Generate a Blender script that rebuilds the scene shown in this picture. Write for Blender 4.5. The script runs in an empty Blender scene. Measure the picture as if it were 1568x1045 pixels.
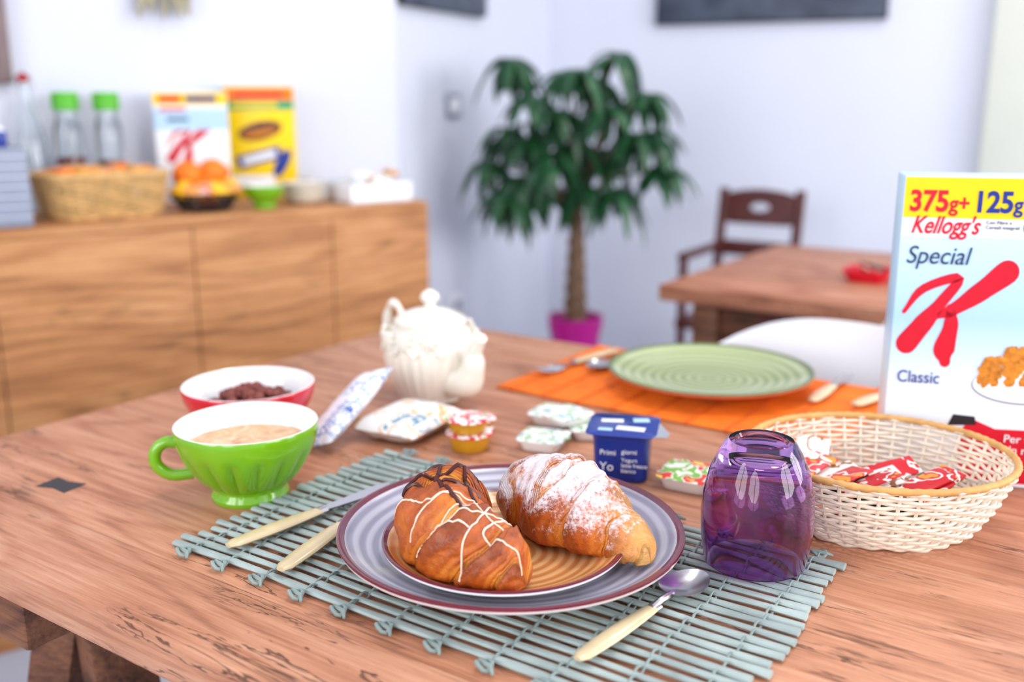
import bpy, bmesh, math, random
from mathutils import Vector, Matrix, noise
from mathutils.bvhtree import BVHTree
random.seed(7)
scene = bpy.context.scene
COL = scene.collection
pi = math.pi
TZ = 0.75

def C(r, g, b):
    def f(c):
        c /= 255.0
        return c/12.92 if c <= 0.04045 else ((c+0.055)/1.055)**2.4
    return (f(r), f(g), f(b), 1)

# ------------------------------------------------------------ materials
def base_mat(name, rough=.5, metal=0, trans=0, ior=1.45, coat=0, spec=.5):
    m = bpy.data.materials.new(name); m.use_nodes = True
    nt = m.node_tree; b = nt.nodes['Principled BSDF']
    b.inputs['Roughness'].default_value = rough
    b.inputs['Metallic'].default_value = metal
    b.inputs['Transmission Weight'].default_value = trans
    b.inputs['IOR'].default_value = ior
    b.inputs['Coat Weight'].default_value = coat
    b.inputs['Coat Roughness'].default_value = .08
    b.inputs['Specular IOR Level'].default_value = spec
    return m, nt, b

def coords(nt, scale=(1, 1, 1)):
    tc = nt.nodes.new('ShaderNodeTexCoord'); mp = nt.nodes.new('ShaderNodeMapping')
    mp.inputs['Scale'].default_value = scale
    nt.links.new(tc.outputs['Object'], mp.inputs['Vector'])
    return mp.outputs['Vector']

def noise_n(nt, vec, scale=5, detail=4, rough=.55, dist=0):
    n = nt.nodes.new('ShaderNodeTexNoise')
    n.inputs['Scale'].default_value = scale; n.inputs['Detail'].default_value = detail
    n.inputs['Roughness'].default_value = rough; n.inputs['Distortion'].default_value = dist
    nt.links.new(vec, n.inputs['Vector']); return n.outputs['Fac']

def ramp(nt, fac, stops, interp='LINEAR'):
    r = nt.nodes.new('ShaderNodeValToRGB'); r.color_ramp.interpolation = interp
    e = r.color_ramp.elements
    while len(e) < len(stops): e.new(.5)
    for i, (p, c) in enumerate(stops):
        e[i].position = p; e[i].color = c
    nt.links.new(fac, r.inputs['Fac']); return r.outputs['Color']

def mix(nt, fac, a, b, mode='MIX'):
    n = nt.nodes.new('ShaderNodeMix'); n.data_type = 'RGBA'; n.blend_type = mode
    if isinstance(fac, (int, float)): n.inputs[0].default_value = fac
    else: nt.links.new(fac, n.inputs[0])
    for v, k in ((a, 6), (b, 7)):
        if isinstance(v, tuple): n.inputs[k].default_value = v
        else: nt.links.new(v, n.inputs[k])
    return n.outputs[2]

def bump(nt, b, h, strength=.3, dist=.002):
    n = nt.nodes.new('ShaderNodeBump'); n.inputs['Strength'].default_value = strength
    n.inputs['Distance'].default_value = dist
    nt.links.new(h, n.inputs['Height']); nt.links.new(n.outputs['Normal'], b.inputs['Normal'])

def mathn(nt, op, a, b=None):
    n = nt.nodes.new('ShaderNodeMath'); n.operation = op
    for i, v in enumerate((a, b)):
        if v is None: continue
        if isinstance(v, (int, float)): n.inputs[i].default_value = v
        else: nt.links.new(v, n.inputs[i])
    return n.outputs[0]

def mk(name, col, rough=.5, metal=0, trans=0, ior=1.45, coat=0, spec=.5, var=.06, vs=25, bs=0, bscale=80, bd=.001):
    m, nt, b = base_mat(name, rough, metal, trans, ior, coat, spec)
    v = coords(nt); f = noise_n(nt, v, vs, 3)
    lo = tuple(max(0, c*(1-var)) for c in col[:3])+(1,); hi = tuple(min(1, c*(1+var)) for c in col[:3])+(1,)
    nt.links.new(ramp(nt, f, [(.3, lo), (.7, hi)]), b.inputs['Base Color'])
    if bs: bump(nt, b, noise_n(nt, v, bscale, 5), bs, bd)
    return m

def mk_print(name, stops, scale=30, rough=.35, detail=1.5):
    m, nt, b = base_mat(name, rough)
    f = noise_n(nt, coords(nt), scale, detail)
    nt.links.new(ramp(nt, f, stops, 'CONSTANT'), b.inputs['Base Color'])
    return m

def mk_rings(name, c1, c2, freq, rough=.25, bs=.4):
    m, nt, b = base_mat(name, rough, coat=.4)
    v = coords(nt)
    sx = nt.nodes.new('ShaderNodeSeparateXYZ'); nt.links.new(v, sx.inputs[0])
    r = mathn(nt, 'SQRT', mathn(nt, 'ADD', mathn(nt, 'MULTIPLY', sx.outputs[0], sx.outputs[0]), mathn(nt, 'MULTIPLY', sx.outputs[1], sx.outputs[1])))
    r2 = mathn(nt, 'ADD', r, mathn(nt, 'MULTIPLY', noise_n(nt, v, 8, 2), .006))
    s = mathn(nt, 'SINE', mathn(nt, 'MULTIPLY', r2, freq))
    s = mathn(nt, 'ADD', mathn(nt, 'MULTIPLY', s, .5), .5)
    nt.links.new(ramp(nt, s, [(.15, c1), (.85, c2)]), b.inputs['Base Color'])
    bump(nt, b, s, bs, .001)
    return m

def mk_wood(name, light, mid, dark, gs=1.0, rough=.45, plank=.19, pores=True, vertical=False, axis=0, bs=.35, stripe=1.0, cracks=False, soft=1.0):
    # grain runs along local X; planks stacked along local Y (or Z when vertical)
    m, nt, b = base_mat(name, rough, spec=.4)
    tc = nt.nodes.new('ShaderNodeTexCoord')
    sx = nt.nodes.new('ShaderNodeSeparateXYZ'); nt.links.new(tc.outputs['Object'], sx.inputs[0])
    A = sx.outputs[axis]
    P = sx.outputs[2] if vertical else sx.outputs[1 if axis == 0 else 0]
    O = sx.outputs[1 if axis == 0 else 0] if vertical else sx.outputs[2]
    pid = mathn(nt, 'FLOOR', mathn(nt, 'DIVIDE', P, plank))
    def vec(a, p, o):
        c = nt.nodes.new('ShaderNodeCombineXYZ')
        nt.links.new(mathn(nt, 'ADD', mathn(nt, 'MULTIPLY', A, a*gs), mathn(nt, 'MULTIPLY', pid, 3.7)), c.inputs[0])
        nt.links.new(mathn(nt, 'MULTIPLY', P, p*gs), c.inputs[1])
        nt.links.new(mathn(nt, 'MULTIPLY', O, o*gs), c.inputs[2])
        return c.outputs[0]
    big = noise_n(nt, vec(1.0, 5, 5), 1, 2, .45, .2)
    w = mathn(nt, 'SINE', mathn(nt, 'MULTIPLY', big, 110))
    w = mathn(nt, 'ADD', mathn(nt, 'MULTIPLY', w, .5), .5)
    w = mathn(nt, 'POWER', w, 3.0)
    fine = noise_n(nt, vec(8, 190, 190), 1, 5, .75)
    med = noise_n(nt, vec(2.4, 30, 30), 1, 3, .6)
    broad = noise_n(nt, vec(1.5, 4, 4), 1.7, 4, .6)
    f = mathn(nt, 'ADD', mathn(nt, 'MULTIPLY', w, -.09*stripe), mathn(nt, 'ADD', mathn(nt, 'MULTIPLY', fine, .50), mathn(nt, 'ADD', mathn(nt, 'MULTIPLY', med, .22*stripe), mathn(nt, 'MULTIPLY', broad, .26))))
    c0 = .25+.11*stripe+.13-.035*stripe
    col = ramp(nt, f, [(c0-.12*soft, dark), (c0, mid), (c0+.11*soft, light)])
    h = f
    dk = tuple(c*.22 for c in dark[:3])+(1,)
    if pores:
        p = noise_n(nt, vec(20, 150, 150), 1, 3, .6)
        pm = ramp(nt, p, [(.57, (0, 0, 0, 1)), (.65, (1, 1, 1, 1))])
        reg = noise_n(nt, vec(3.0, 9, 9), 1.5, 2)
        rm = ramp(nt, reg, [(.50, (0, 0, 0, 1)), (.66, (1, 1, 1, 1))])
        pf = mathn(nt, 'MULTIPLY', mathn(nt, 'MULTIPLY', pm, rm), .62)
        col = mix(nt, pf, col, dk)
        h = mathn(nt, 'SUBTRACT', f, mathn(nt, 'MULTIPLY', pf, 1.2))
    if cracks:
        cn = noise_n(nt, vec(4.2, 30, 30), 1, 5, .62, .5)
        ca = mathn(nt, 'ABSOLUTE', mathn(nt, 'SUBTRACT', cn, .5))
        cl = ramp(nt, ca, [(.005, (1, 1, 1, 1)), (.012, (0, 0, 0, 1))])
        cr = ramp(nt, noise_n(nt, vec(3.3, 9, 9), 1.2, 3, .6), [(.50, (0, 0, 0, 1)), (.58, (1, 1, 1, 1))])
        cf = mathn(nt, 'MULTIPLY', mathn(nt, 'MULTIPLY', cl, cr), .8)
        # knots with rough dark pitting
        vo = nt.nodes.new('ShaderNodeTexVoronoi'); vo.inputs['Scale'].default_value = 1.0
        nt.links.new(vec(3.4, 6.5, 0), vo.inputs['Vector'])
        kd = mathn(nt, 'ADD', vo.outputs['Distance'], mathn(nt, 'MULTIPLY', mathn(nt, 'SUBTRACT', fine, .5), .16))
        kn = ramp(nt, kd, [(.05, (1, 1, 1, 1)), (.15, (0, 0, 0, 1))])
        pit = ramp(nt, noise_n(nt, vec(40, 90, 90), 1, 3, .6), [(.47, (0, 0, 0, 1)), (.56, (1, 1, 1, 1))])
        halo = ramp(nt, kd, [(.05, (1, 1, 1, 1)), (.30, (0, 0, 0, 1))])
        col = mix(nt, mathn(nt, 'MULTIPLY', halo, .35), col, dark)
        cf = mathn(nt, 'MAXIMUM', cf, mathn(nt, 'MULTIPLY', mathn(nt, 'MULTIPLY', kn, pit), .8))
        col = mix(nt, cf, col, dk)
        h = mathn(nt, 'SUBTRACT', h, mathn(nt, 'MULTIPLY', cf, 2.0))
    fr = mathn(nt, 'FRACT', mathn(nt, 'DIVIDE', P, plank))
    seam = mathn(nt, 'LESS_THAN', fr, .005/plank*.19)
    col = mix(nt, mathn(nt, 'MULTIPLY', seam, .45), col, tuple(c*.3 for c in dark[:3])+(1,))
    wn = nt.nodes.new('ShaderNodeTexWhiteNoise'); wn.noise_dimensions = '1D'; nt.links.new(pid, wn.inputs['W'])
    tint = ramp(nt, wn.outputs['Value'], [(0, (.88, .88, .88, 1)), (1, (1, 1, 1, 1))])
    col = mix(nt, 1.0, col, tint, 'MULTIPLY')
    nt.links.new(col, b.inputs['Base Color'])
    bump(nt, b, h, bs, .002)
    return m

M_wall = mk('wall_paint', C(216, 220, 233), .85, var=.015, vs=3, bs=.05, bscale=200)
M_ceil = mk('ceiling_paint', C(235, 236, 240), .9, var=.01)
M_pillar = mk('pillar_paint', C(212, 216, 204), .8, var=.02, vs=4)
M_floor = mk('floor_tile', C(176, 184, 200), .4, var=.05, vs=3)
M_table = mk_wood('table_wood', C(216, 162, 130), C(193, 133, 100), C(150, 94, 66), 1.0, .47, .226, cracks=True, stripe=.8, soft=1.15)
M_table2 = mk_wood('table_wood_far', C(208, 150, 118), C(182, 120, 90), C(130, 74, 50), 1.0, .5, .175)
M_leg = mk_wood('leg_wood', C(140, 92, 62), C(108, 66, 44), C(60, 36, 24), 1.0, .5, .3, axis=0)
M_side = mk_wood('sideboard_wood', C(206, 152, 100), C(180, 122, 74), C(130, 82, 46), .6, .55, .26, vertical=True, bs=.12, stripe=.8)
M_dark = mk('dark_inlay', C(52, 48, 50), .5)
M_darkwood = mk('dark_chair_wood', C(82, 34, 30), .4, var=.2)
M_white = mk('white_ceramic', C(240, 238, 236), .2, coat=.5, var=.01)
M_cream = mk('cream_ceramic', C(232, 226, 212), .25, coat=.5, var=.03, vs=30)
M_plastic = mk('white_plastic', C(236, 238, 242), .35, var=.01)
M_green = mk('green_glaze', C(114, 174, 14), .18, coat=.6, var=.04)
M_red = mk('red_glaze', C(200, 16, 40), .2, coat=.6, var=.04)
M_plate = mk_rings('plate_grey_glaze', C(142, 139, 156), C(186, 183, 196), 620)
M_plate_in = mk_rings('plate_tan_glaze', C(208, 138, 78), C(234, 184, 124), 700)
M_rimred = mk('plate_rim_glaze', C(104, 26, 44), .25, coat=.5, var=.15)
M_under = mk('plate_underside', C(212, 204, 204), .3, coat=.3)
M_gplate = mk_rings('plate_green_glaze', C(142, 156, 108), C(176, 186, 138), 480)
M_oplate = mk('plate_orange_under', C(224, 120, 84), .35, coat=.3, var=.1)
M_greenrim = mk('plate_green_rim', C(96, 110, 66), .3, coat=.3, var=.1)
M_mat = mk('reed_grey', C(158, 172, 168), .75, var=.25, vs=18, bs=.4, bscale=200)
M_cord = mk('cord_grey', C(134, 150, 146), .8, var=.15)
M_omat = mk('reed_orange', C(244, 118, 10), .6, var=.16, vs=30)
M_ocord = mk('cord_orange', C(216, 92, 14), .8)
M_steel = mk('steel', C(190, 188, 190), .24, metal=1, var=.03)
M_handle = mk('cream_handle', C(206, 186, 146), .3, coat=.3, var=.1, vs=40)
M_purple = mk('purple_glass', (.52, .25, .60, 1), .02, trans=1, ior=1.45, var=.02)
M_glass = mk('clear_glass', (.90, .94, .95, 1), .02, trans=1, ior=1.40, var=.01)
M_wick = mk('wicker_white', C(234, 220, 200), .6, var=.1, vs=60, bs=.3, bscale=300)
M_wickrim = mk('wicker_rim', C(208, 158, 92), .55, var=.15, vs=60)
M_wicktan = mk('wicker_tan', C(212, 172, 112), .6, var=.15, vs=40)
M_leaf = mk('leaf_green', C(26, 74, 40), .4, var=.4, vs=12, coat=.1)
M_trunk = mk('trunk_bark', C(112, 86, 66), .8, var=.3, vs=40, bs=.6, bscale=60)
M_pot = mk('magenta_pot', C(186, 14, 136), .35, var=.05)
M_soil = mk('soil', C(60, 44, 34), .95, var=.4, bs=.8)
M_yellow = mk('print_yellow', C(252, 212, 8), .35, var=.02)
M_pwhite = mk('print_white', C(244, 246, 248), .35, var=.005)
M_pred = mk('print_red', C(210, 14, 42), .35, var=.08, vs=50)
M_pblue = mk('print_blue', C(26, 52, 140), .35, var=.03)
M_pnavy = mk('print_navy', C(30, 56, 92), .4, var=.03)
M_plblue = mk('print_light_blue', C(184, 218, 242), .35, var=.02)
M_pgreen = mk('print_green', C(40, 160, 110), .35)
M_pbrown = mk('print_brown', C(110, 60, 34), .4, var=.3, vs=80)
M_gold = mk('gold_plastic', C(206, 150, 34), .25, var=.08)
M_ybl = mk('yogurt_blue', C(12, 48, 140), .28, coat=.3, var=.04)
M_black = mk('black', C(30, 28, 32), .4)
M_grey = mk('grey_box', C(140, 148, 166), .6, var=.04)
M_silver = mk('foil_silver', C(215, 218, 224), .3, metal=.7, var=.05)
M_orange = mk('orange_peel', C(246, 122, 14), .45, var=.1, bs=.4, bscale=300)
M_choc = mk('chocolate', C(70, 30, 28), .3, var=.1)
M_icing = mk('white_icing', C(236, 212, 190), .4, var=.03)
M_ball = mk('choco_ball', C(122, 62, 54), .7, var=.35, vs=120, bs=.6, bscale=300)
M_flake = mk('corn_flake', C(208, 128, 32), .6, var=.4, vs=160, bs=.8, bscale=300)
M_redliq = mk('red_juice', C(170, 20, 24), .15, var=.05)
M_amber = mk('amber_juice', C(190, 130, 30), .15, var=.05)
M_glid = mk('green_lid', C(84, 180, 36), .35, var=.03)
M_bread = mk('wrapped_pastry', C(222, 148, 52), .25, var=.35, vs=25, coat=.6)
M_lime = mk_print('print_lime', [(0, C(246, 246, 241)), (.49, C(120, 180, 100)), (.54, C(246, 246, 241)), (.59, C(90, 150, 180)), (.63, C(246, 246, 241))], 70)
M_jamlid = mk_print('print_jam', [(0, C(250, 245, 240)), (.48, C(210, 30, 50)), (.58, C(250, 245, 240)), (.63, C(120, 190, 70))], 70)
M_bluepk = mk_print('print_bluepack', [(0, C(238, 238, 242)), (.54, C(140, 170, 215)), (.58, C(238, 238, 242)), (.61, C(50, 90, 170)), (.64, C(238, 238, 242))], 50)
M_toastpk = mk_print('print_toastpack', [(0, C(238, 234, 230)), (.52, C(232, 176, 120)), (.57, C(238, 234, 230)), (.62, C(110, 150, 170)), (.65, C(238, 234, 230))], 34)
M_jamg = mk_print('print_greenjam', [(0, C(250, 248, 235)), (.42, C(130, 190, 70)), (.52, C(252, 250, 240)), (.56, C(226, 60, 40)), (.66, C(250, 220, 90))], 55)
M_teared = mk_print('print_teared', [(0, C(206, 26, 36)), (.50, C(240, 230, 220)), (.56, C(206, 36, 32)), (.64, C(240, 150, 40))], 60)
M_teaor = mk_print('print_teaorange', [(0, C(232, 110, 34)), (.52, C(240, 230, 220)), (.58, C(206, 46, 32))], 60)
M_teadk = mk_print('print_teadark', [(0, C(36, 44, 40)), (.55, C(70, 110, 70)), (.60, C(36, 44, 40))], 60)
M_sugar = mk_print('print_sugar', [(0, C(240, 234, 226)), (.56, C(150, 100, 60)), (.61, C(240, 234, 226))], 60)

def mk_face():
    m, nt, b = base_mat('print_box_face', .32)
    tc = nt.nodes.new('ShaderNodeTexCoord'); sx = nt.nodes.new('ShaderNodeSeparateXYZ')
    nt.links.new(tc.outputs['Object'], sx.inputs[0])
    nt.links.new(ramp(nt, mathn(nt, 'MULTIPLY', sx.outputs[2], 3.4), [(.0, C(240, 243, 247)), (.32, C(230, 240, 248)), (.55, C(172, 212, 242)), (.82, C(196, 226, 245))]), b.inputs['Base Color'])
    return m
M_face = mk_face()

def mk_photo():
    m, nt, b = base_mat('photo_print', .4)
    f = noise_n(nt, coords(nt, (1, 1, 2.5)), 3, 6, .6, .4)
    nt.links.new(ramp(nt, f, [(.3, C(34, 42, 58)), (.5, C(78, 88, 104)), (.62, C(52, 60, 78)), (.75, C(130, 138, 150))]), b.inputs['Base Color'])
    return m
M_photo = mk_photo()

def mk_coffee():
    m, nt, b = base_mat('coffee_foam', .35)
    f = noise_n(nt, coords(nt), 40, 4, .6, 1.5)
    nt.links.new(ramp(nt, f, [(.3, C(186, 132, 84)), (.5, C(218, 176, 130)), (.68, C(238, 214, 182))]), b.inputs['Base Color'])
    return m
M_coffee = mk_coffee()

def mk_croissant(name, sugar=False):
    m, nt, b = base_mat(name, .42, coat=.10)
    at = nt.nodes.new('ShaderNodeAttribute'); at.attribute_name = 'ridge'
    v = coords(nt)
    n1 = noise_n(nt, v, 45, 5, .6); n2 = noise_n(nt, v, 210, 4, .65)
    lam = mathn(nt, 'SINE', mathn(nt, 'ADD', mathn(nt, 'MULTIPLY', at.outputs['Fac'], 34), mathn(nt, 'MULTIPLY', n1, 9)))
    lam = mathn(nt, 'ADD', mathn(nt, 'MULTIPLY', lam, .5), .5)
    f = mathn(nt, 'ADD', mathn(nt, 'MULTIPLY', at.outputs['Fac'], .40), mathn(nt, 'ADD', mathn(nt, 'MULTIPLY', n1, .58), mathn(nt, 'ADD', mathn(nt, 'MULTIPLY', n2, .14), mathn(nt, 'MULTIPLY', lam, .06))))
    col = ramp(nt, f, [(.28, C(240, 184, 100)), (.46, C(216, 132, 46)), (.64, C(182, 88, 26)), (.86, C(106, 42, 16))])
    if sugar:
        g = nt.nodes.new('ShaderNodeNewGeometry'); sx = nt.nodes.new('ShaderNodeSeparateXYZ')
        nt.links.new(g.outputs['Normal'], sx.inputs[0])
        so = nt.nodes.new('ShaderNodeSeparateXYZ'); nt.links.new(v, so.inputs[0])
        pale = ramp(nt, mathn(nt, 'MULTIPLY', so.outputs[0], 10), [(.68, (0, 0, 0, 1)), (.95, (1, 1, 1, 1))])
        col = mix(nt, mathn(nt, 'MULTIPLY', pale, .6), col, C(236, 184, 106))
        up = mathn(nt, 'MULTIPLY', sx.outputs[2], .34)
        n3 = noise_n(nt, v, 330, 4, .75); n4 = noise_n(nt, v, 60, 3, .6)
        fall = mathn(nt, 'MULTIPLY', mathn(nt, 'MAXIMUM', mathn(nt, 'SUBTRACT', so.outputs[0], .066), 0), 9)
        s = mathn(nt, 'ADD', up, mathn(nt, 'ADD', mathn(nt, 'MULTIPLY', n3, .66), mathn(nt, 'ADD', mathn(nt, 'MULTIPLY', n4, .36), mathn(nt, 'MULTIPLY', at.outputs['Fac'], .12))))
        s = mathn(nt, 'SUBTRACT', s, fall)
        sm = ramp(nt, s, [(.64, (0, 0, 0, 1)), (.82, (1, 1, 1, 1))])
        col = mix(nt, mathn(nt, 'MULTIPLY', sm, .92), col, C(230, 220, 222))
    nt.links.new(col, b.inputs['Base Color'])
    bump(nt, b, mathn(nt, 'ADD', mathn(nt, 'MULTIPLY', lam, .6), mathn(nt, 'ADD', n1, n2)), .75, .0018)
    return m
M_cr1 = mk_croissant('pastry_crust')
M_cr2 = mk_croissant('pastry_crust_sugar', True)

# ------------------------------------------------------------ geometry builder
def catmull(pts, n):
    out = []; P = [Vector(p) for p in pts]
    P = [P[0]*2-P[1]]+P+[P[-1]*2-P[-2]]
    segs = len(P)-3
    for i in range(n+1):
        t = i/n*segs; k = min(int(t), segs-1); u = t-k
        a, b, c, d = P[k], P[k+1], P[k+2], P[k+3]
        out.append(.5*((2*b)+(c-a)*u+(2*a-5*b+4*c-d)*u*u+(3*b-a-3*c+d)*u**3))
    return out
def interp(vals, n):
    out = []
    for i in range(n+1):
        t = i/n*(len(vals)-1); k = min(int(t), len(vals)-2); u = t-k; u = u*u*(3-2*u)
        out.append(vals[k]*(1-u)+vals[k+1]*u)
    return out

def RZ(a): return Matrix.Rotation(a, 4, 'Z')
def RX(a): return Matrix.Rotation(a, 4, 'X')
def RY(a): return Matrix.Rotation(a, 4, 'Y')
def T(x, y, z): return Matrix.Translation((x, y, z))

class B:
    def __init__(s):
        s.bm = bmesh.new(); s.mats = []
    def mi(s, m):
        if m not in s.mats: s.mats.append(m)
        return s.mats.index(m)
    def add(s, verts, faces, m, M=None):
        i = s.mi(m) if not isinstance(m, list) else None
        vs = [s.bm.verts.new((M@Vector(v)) if M else v) for v in verts]
        for j, f in enumerate(faces):
            try:
                fc = s.bm.faces.new([vs[k] for k in f])
                fc.material_index = i if i is not None else s.mi(m[j]); fc.smooth = True
            except ValueError: pass
        return vs
    def merge(s, t, m, M=None):
        t.verts.ensure_lookup_table()
        idx = {v: k for k, v in enumerate(t.verts)}
        s.add([v.co.copy() for v in t.verts], [[idx[v] for v in f.verts] for f in t.faces], m, M); t.free()
    def box(s, size, c, m, R=None, bev=0.0, M=None, seg=2):
        t = bmesh.new(); bmesh.ops.create_cube(t, size=1)
        for v in t.verts: v.co = Vector((v.co.x*size[0], v.co.y*size[1], v.co.z*size[2]))
        if bev: bmesh.ops.bevel(t, geom=list(t.edges), offset=bev, segments=seg, affect='EDGES', profile=.5)
        X = T(*c)
        if R: X = X@R
        if M: X = M@X
        s.merge(t, m, X)
    def sphere(s, r, c, m, sc=(1, 1, 1), sub=2, M=None, R=None):
        t = bmesh.new(); bmesh.ops.create_icosphere(t, subdivisions=sub, radius=r)
        X = T(*c)
        if R: X = X@R
        X = X@Matrix.Diagonal((sc[0], sc[1], sc[2], 1))
        if M: X = M@X
        s.merge(t, m, X)
    def lathe(s, prof, m, seg=64, mod=None, M=None, mats=None):
        V = []; F = []; MM = []; rows = []
        for r, z in prof:
            if r < 1e-6:
                rows.append([len(V)]); V.append((0, 0, z))
            else:
                row = []
                for j in range(seg):
                    th = 2*pi*j/seg; rr = mod(th, r, z) if mod else r
                    row.append(len(V)); V.append((rr*math.cos(th), rr*math.sin(th), z))
                rows.append(row)
        for k in range(len(rows)-1):
            a, b = rows[k], rows[k+1]; mm = mats[k] if mats else m
            for j in range(seg):
                j2 = (j+1) % seg
                if len(a) == 1 and len(b) == 1: continue
                if len(a) == 1: F.append([a[0], b[j], b[j2]])
                elif len(b) == 1: F.append([a[j], b[0], a[j2]])
                else: F.append([a[j], b[j], b[j2], a[j2]])
                MM.append(mm)
        s.add(V, F, MM, M)
    def tube(s, pts, rad, m, seg=8, M=None, closed=False, flat=1.0, up=None):
        P = [Vector(p) for p in pts]; n = len(P)
        if isinstance(rad, (int, float)): rad = [rad]*n
        V = []; F = []; prev = None
        for i in range(n):
            if closed: t = (P[(i+1) % n]-P[i-1])
            else: t = P[min(i+1, n-1)]-P[max(i-1, 0)]
            if t.length < 1e-9: t = Vector((0, 0, 1))
            t.normalize()
            if up is not None: u = Vector(up)
            elif prev is None: u = Vector((0, 0, 1)) if abs(t.z) < .9 else Vector((1, 0, 0))
            else: u = prev
            u = u-t*u.dot(t)
            if u.length < 1e-6: u = Vector((1, 0, 0))-t*t.x
            u.normalize(); w = t.cross(u); prev = u
            for j in range(seg):
                a = 2*pi*j/seg
                V.append(P[i]+u*math.sin(a)*rad[i]*flat+w*math.cos(a)*rad[i])
        L = n if closed else n-1
        for i in range(L):
            for j in range(seg):
                a = i*seg+j; b = i*seg+(j+1) % seg; c = ((i+1) % n)*seg+(j+1) % seg; d = ((i+1) % n)*seg+j
                F.append([a, b, c, d])
        if not closed:
            F.append(list(range(seg))[::-1]); F.append([(n-1)*seg+j for j in range(seg)])
        s.add(V, F, m, M)
    def poly(s, pts, th, m, M=None):
        n = len(pts)
        V = [(p[0], p[1], 0) for p in pts]+[(p[0], p[1], th) for p in pts]
        F = [list(range(n))[::-1], [n+i for i in range(n)]]+[[i, (i+1) % n, n+(i+1) % n, n+i] for i in range(n)]
        s.add(V, F, m, M)
    def ribbon(s, pts, wid, th, m, M=None, n=24):
        p = catmull([(a, b, 0) for a, b in pts], n); w = interp(wid, n); L = []; R = []
        for i in range(n+1):
            t = p[min(i+1, n)]-p[max(i-1, 0)]; t.normalize(); q = Vector((-t.y, t.x, 0))
            L.append(p[i]+q*w[i]/2); R.append(p[i]-q*w[i]/2)
        V = []
        for a, b in zip(L, R):
            V += [(a.x, a.y, th), (b.x, b.y, th)]
        F = [[2*i, 2*i+1, 2*i+3, 2*i+2] for i in range(n)]
        s.add(V, F, m, M)
        for e in (0, n):
            s.add([(p[e].x+w[e]/2*math.cos(2*pi*k/16), p[e].y+w[e]/2*math.sin(2*pi*k/16), th*1.01) for k in range(16)], [list(range(16))], m, M)
    def pillow(s, w, h, th, m, M=None, n=14):
        V = []; F = []
        for sg in (1, -1):
            o = len(V)
            for i in range(n+1):
                for j in range(n+1):
                    x = i/n*2-1; y = j/n*2-1
                    z = th/2*((1-x**4)**.6)*((1-abs(y)**5)**.6 if abs(y) < 1 else 0)
                    z += .0016*noise.noise(Vector((x*4+sg, y*4, w*50)))*(1-abs(x)**6)
                    V.append((x*w/2*(1-.03*(1-y*y)), y*h/2, sg*z))
            for i in range(n):
                for j in range(n):
                    a = o+i*(n+1)+j
                    F.append([a, a+n+1, a+n+2, a+1][::sg])
        s.add(V, F, m, M)
    def done(s, name, loc=(0, 0, 0), rz=0, parent=None, sharp=38, weld=True, rot=None, recalc=True):
        if weld: bmesh.ops.remove_doubles(s.bm, verts=s.bm.verts, dist=1e-6)
        if recalc: bmesh.ops.recalc_face_normals(s.bm, faces=s.bm.faces)
        me = bpy.data.meshes.new(name); s.bm.to_mesh(me); s.bm.free()
        for m in s.mats: me.materials.append(m)
        try: me.set_sharp_from_angle(angle=math.radians(sharp))
        except Exception: pass
        o = bpy.data.objects.new(name, me); COL.objects.link(o)
        o.location = loc; o.rotation_euler = rot if rot else (0, 0, rz)
        if parent: o.parent = parent
        return o

def text(name, body, size, mat, parent, loc, rot=(pi/2, 0, 0), shear=0, bold=0.0, sx=1.0, ext=.0002):
    cu = bpy.data.curves.new(name, 'FONT'); cu.body = body; cu.size = size; cu.shear = shear
    cu.offset = bold; cu.extrude = ext; cu.materials.append(mat)
    o = bpy.data.objects.new(name, cu); COL.objects.link(o)
    o.location = loc; o.rotation_euler = rot; o.scale = (sx, 1, 1); o.parent = parent
    return o

ANG = math.radians(-34.5)
U = Vector((math.cos(ANG), math.sin(ANG))); Vv = Vector((-math.sin(ANG), math.cos(ANG)))

# ------------------------------------------------------------ room
K = (-.324, 2.879); Q = (.14, 3.88); PC = (3.82, 2.32); PD = (1.91, -2.19); PB = (-.27, -2.64); PA = (-2.91, 1.0)
H = 2.75
def wall(name, p0, p1, openings=()):
    d = Vector(p1)-Vector(p0); L = d.length; a = math.atan2(d.y, d.x); b = B(); th = .12
    def pc(x0, x1, z0, z1):
        if x1-x0 > 1e-4 and z1-z0 > 1e-4:
            b.box((x1-x0, th, z1-z0), ((x0+x1)/2, th/2, (z0+z1)/2), M_wall)
    x = 0
    for (s0, s1, z0, z1) in openings:
        pc(x, s0, 0, H); pc(s0, s1, 0, z0); pc(s0, s1, z1, H); x = s1
    pc(x, L, 0, H)
    return b.done(name, (p0[0], p0[1], 0), a), a, L
wall('wall_left', PA, K)
wall('wall_back', K, Q)
wall('wall_right', Q, PC)
opF = [(.7, 2.3, .85, 2.35), (2.8, 4.4, .85, 2.35)]
opE = [(.3, 1.7, .85, 2.35), (1.9, 3.1, .85, 2.35)]
_, aF, LF = wall('wall_window_side', PC, PD, opF)
wall('wall_rear', PD, PB)
_, aE, LE = wall('wall_window_near', PB, PA, opE)
for nm, z0, z1, mt in (('floor', -.1, 0, M_floor), ('ceiling', H, H+.1, M_ceil)):
    pts = [K, Q, PC, PD, PB, PA]
    b = B(); b.poly(pts, z1-z0, mt, T(0, 0, z0)); b.done(nm)
def baseboard(name, p0, p1):
    d = Vector(p1)-Vector(p0); b = B(); b.box((d.length-.04, .012, .08), (d.length/2, -.0065, .04), M_plastic, bev=.003)
    b.done(name, (p0[0], p0[1], 0), math.atan2(d.y, d.x))
baseboard('baseboard_right', Q, PC); baseboard('baseboard_back', K, Q)
wn = 0
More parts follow.
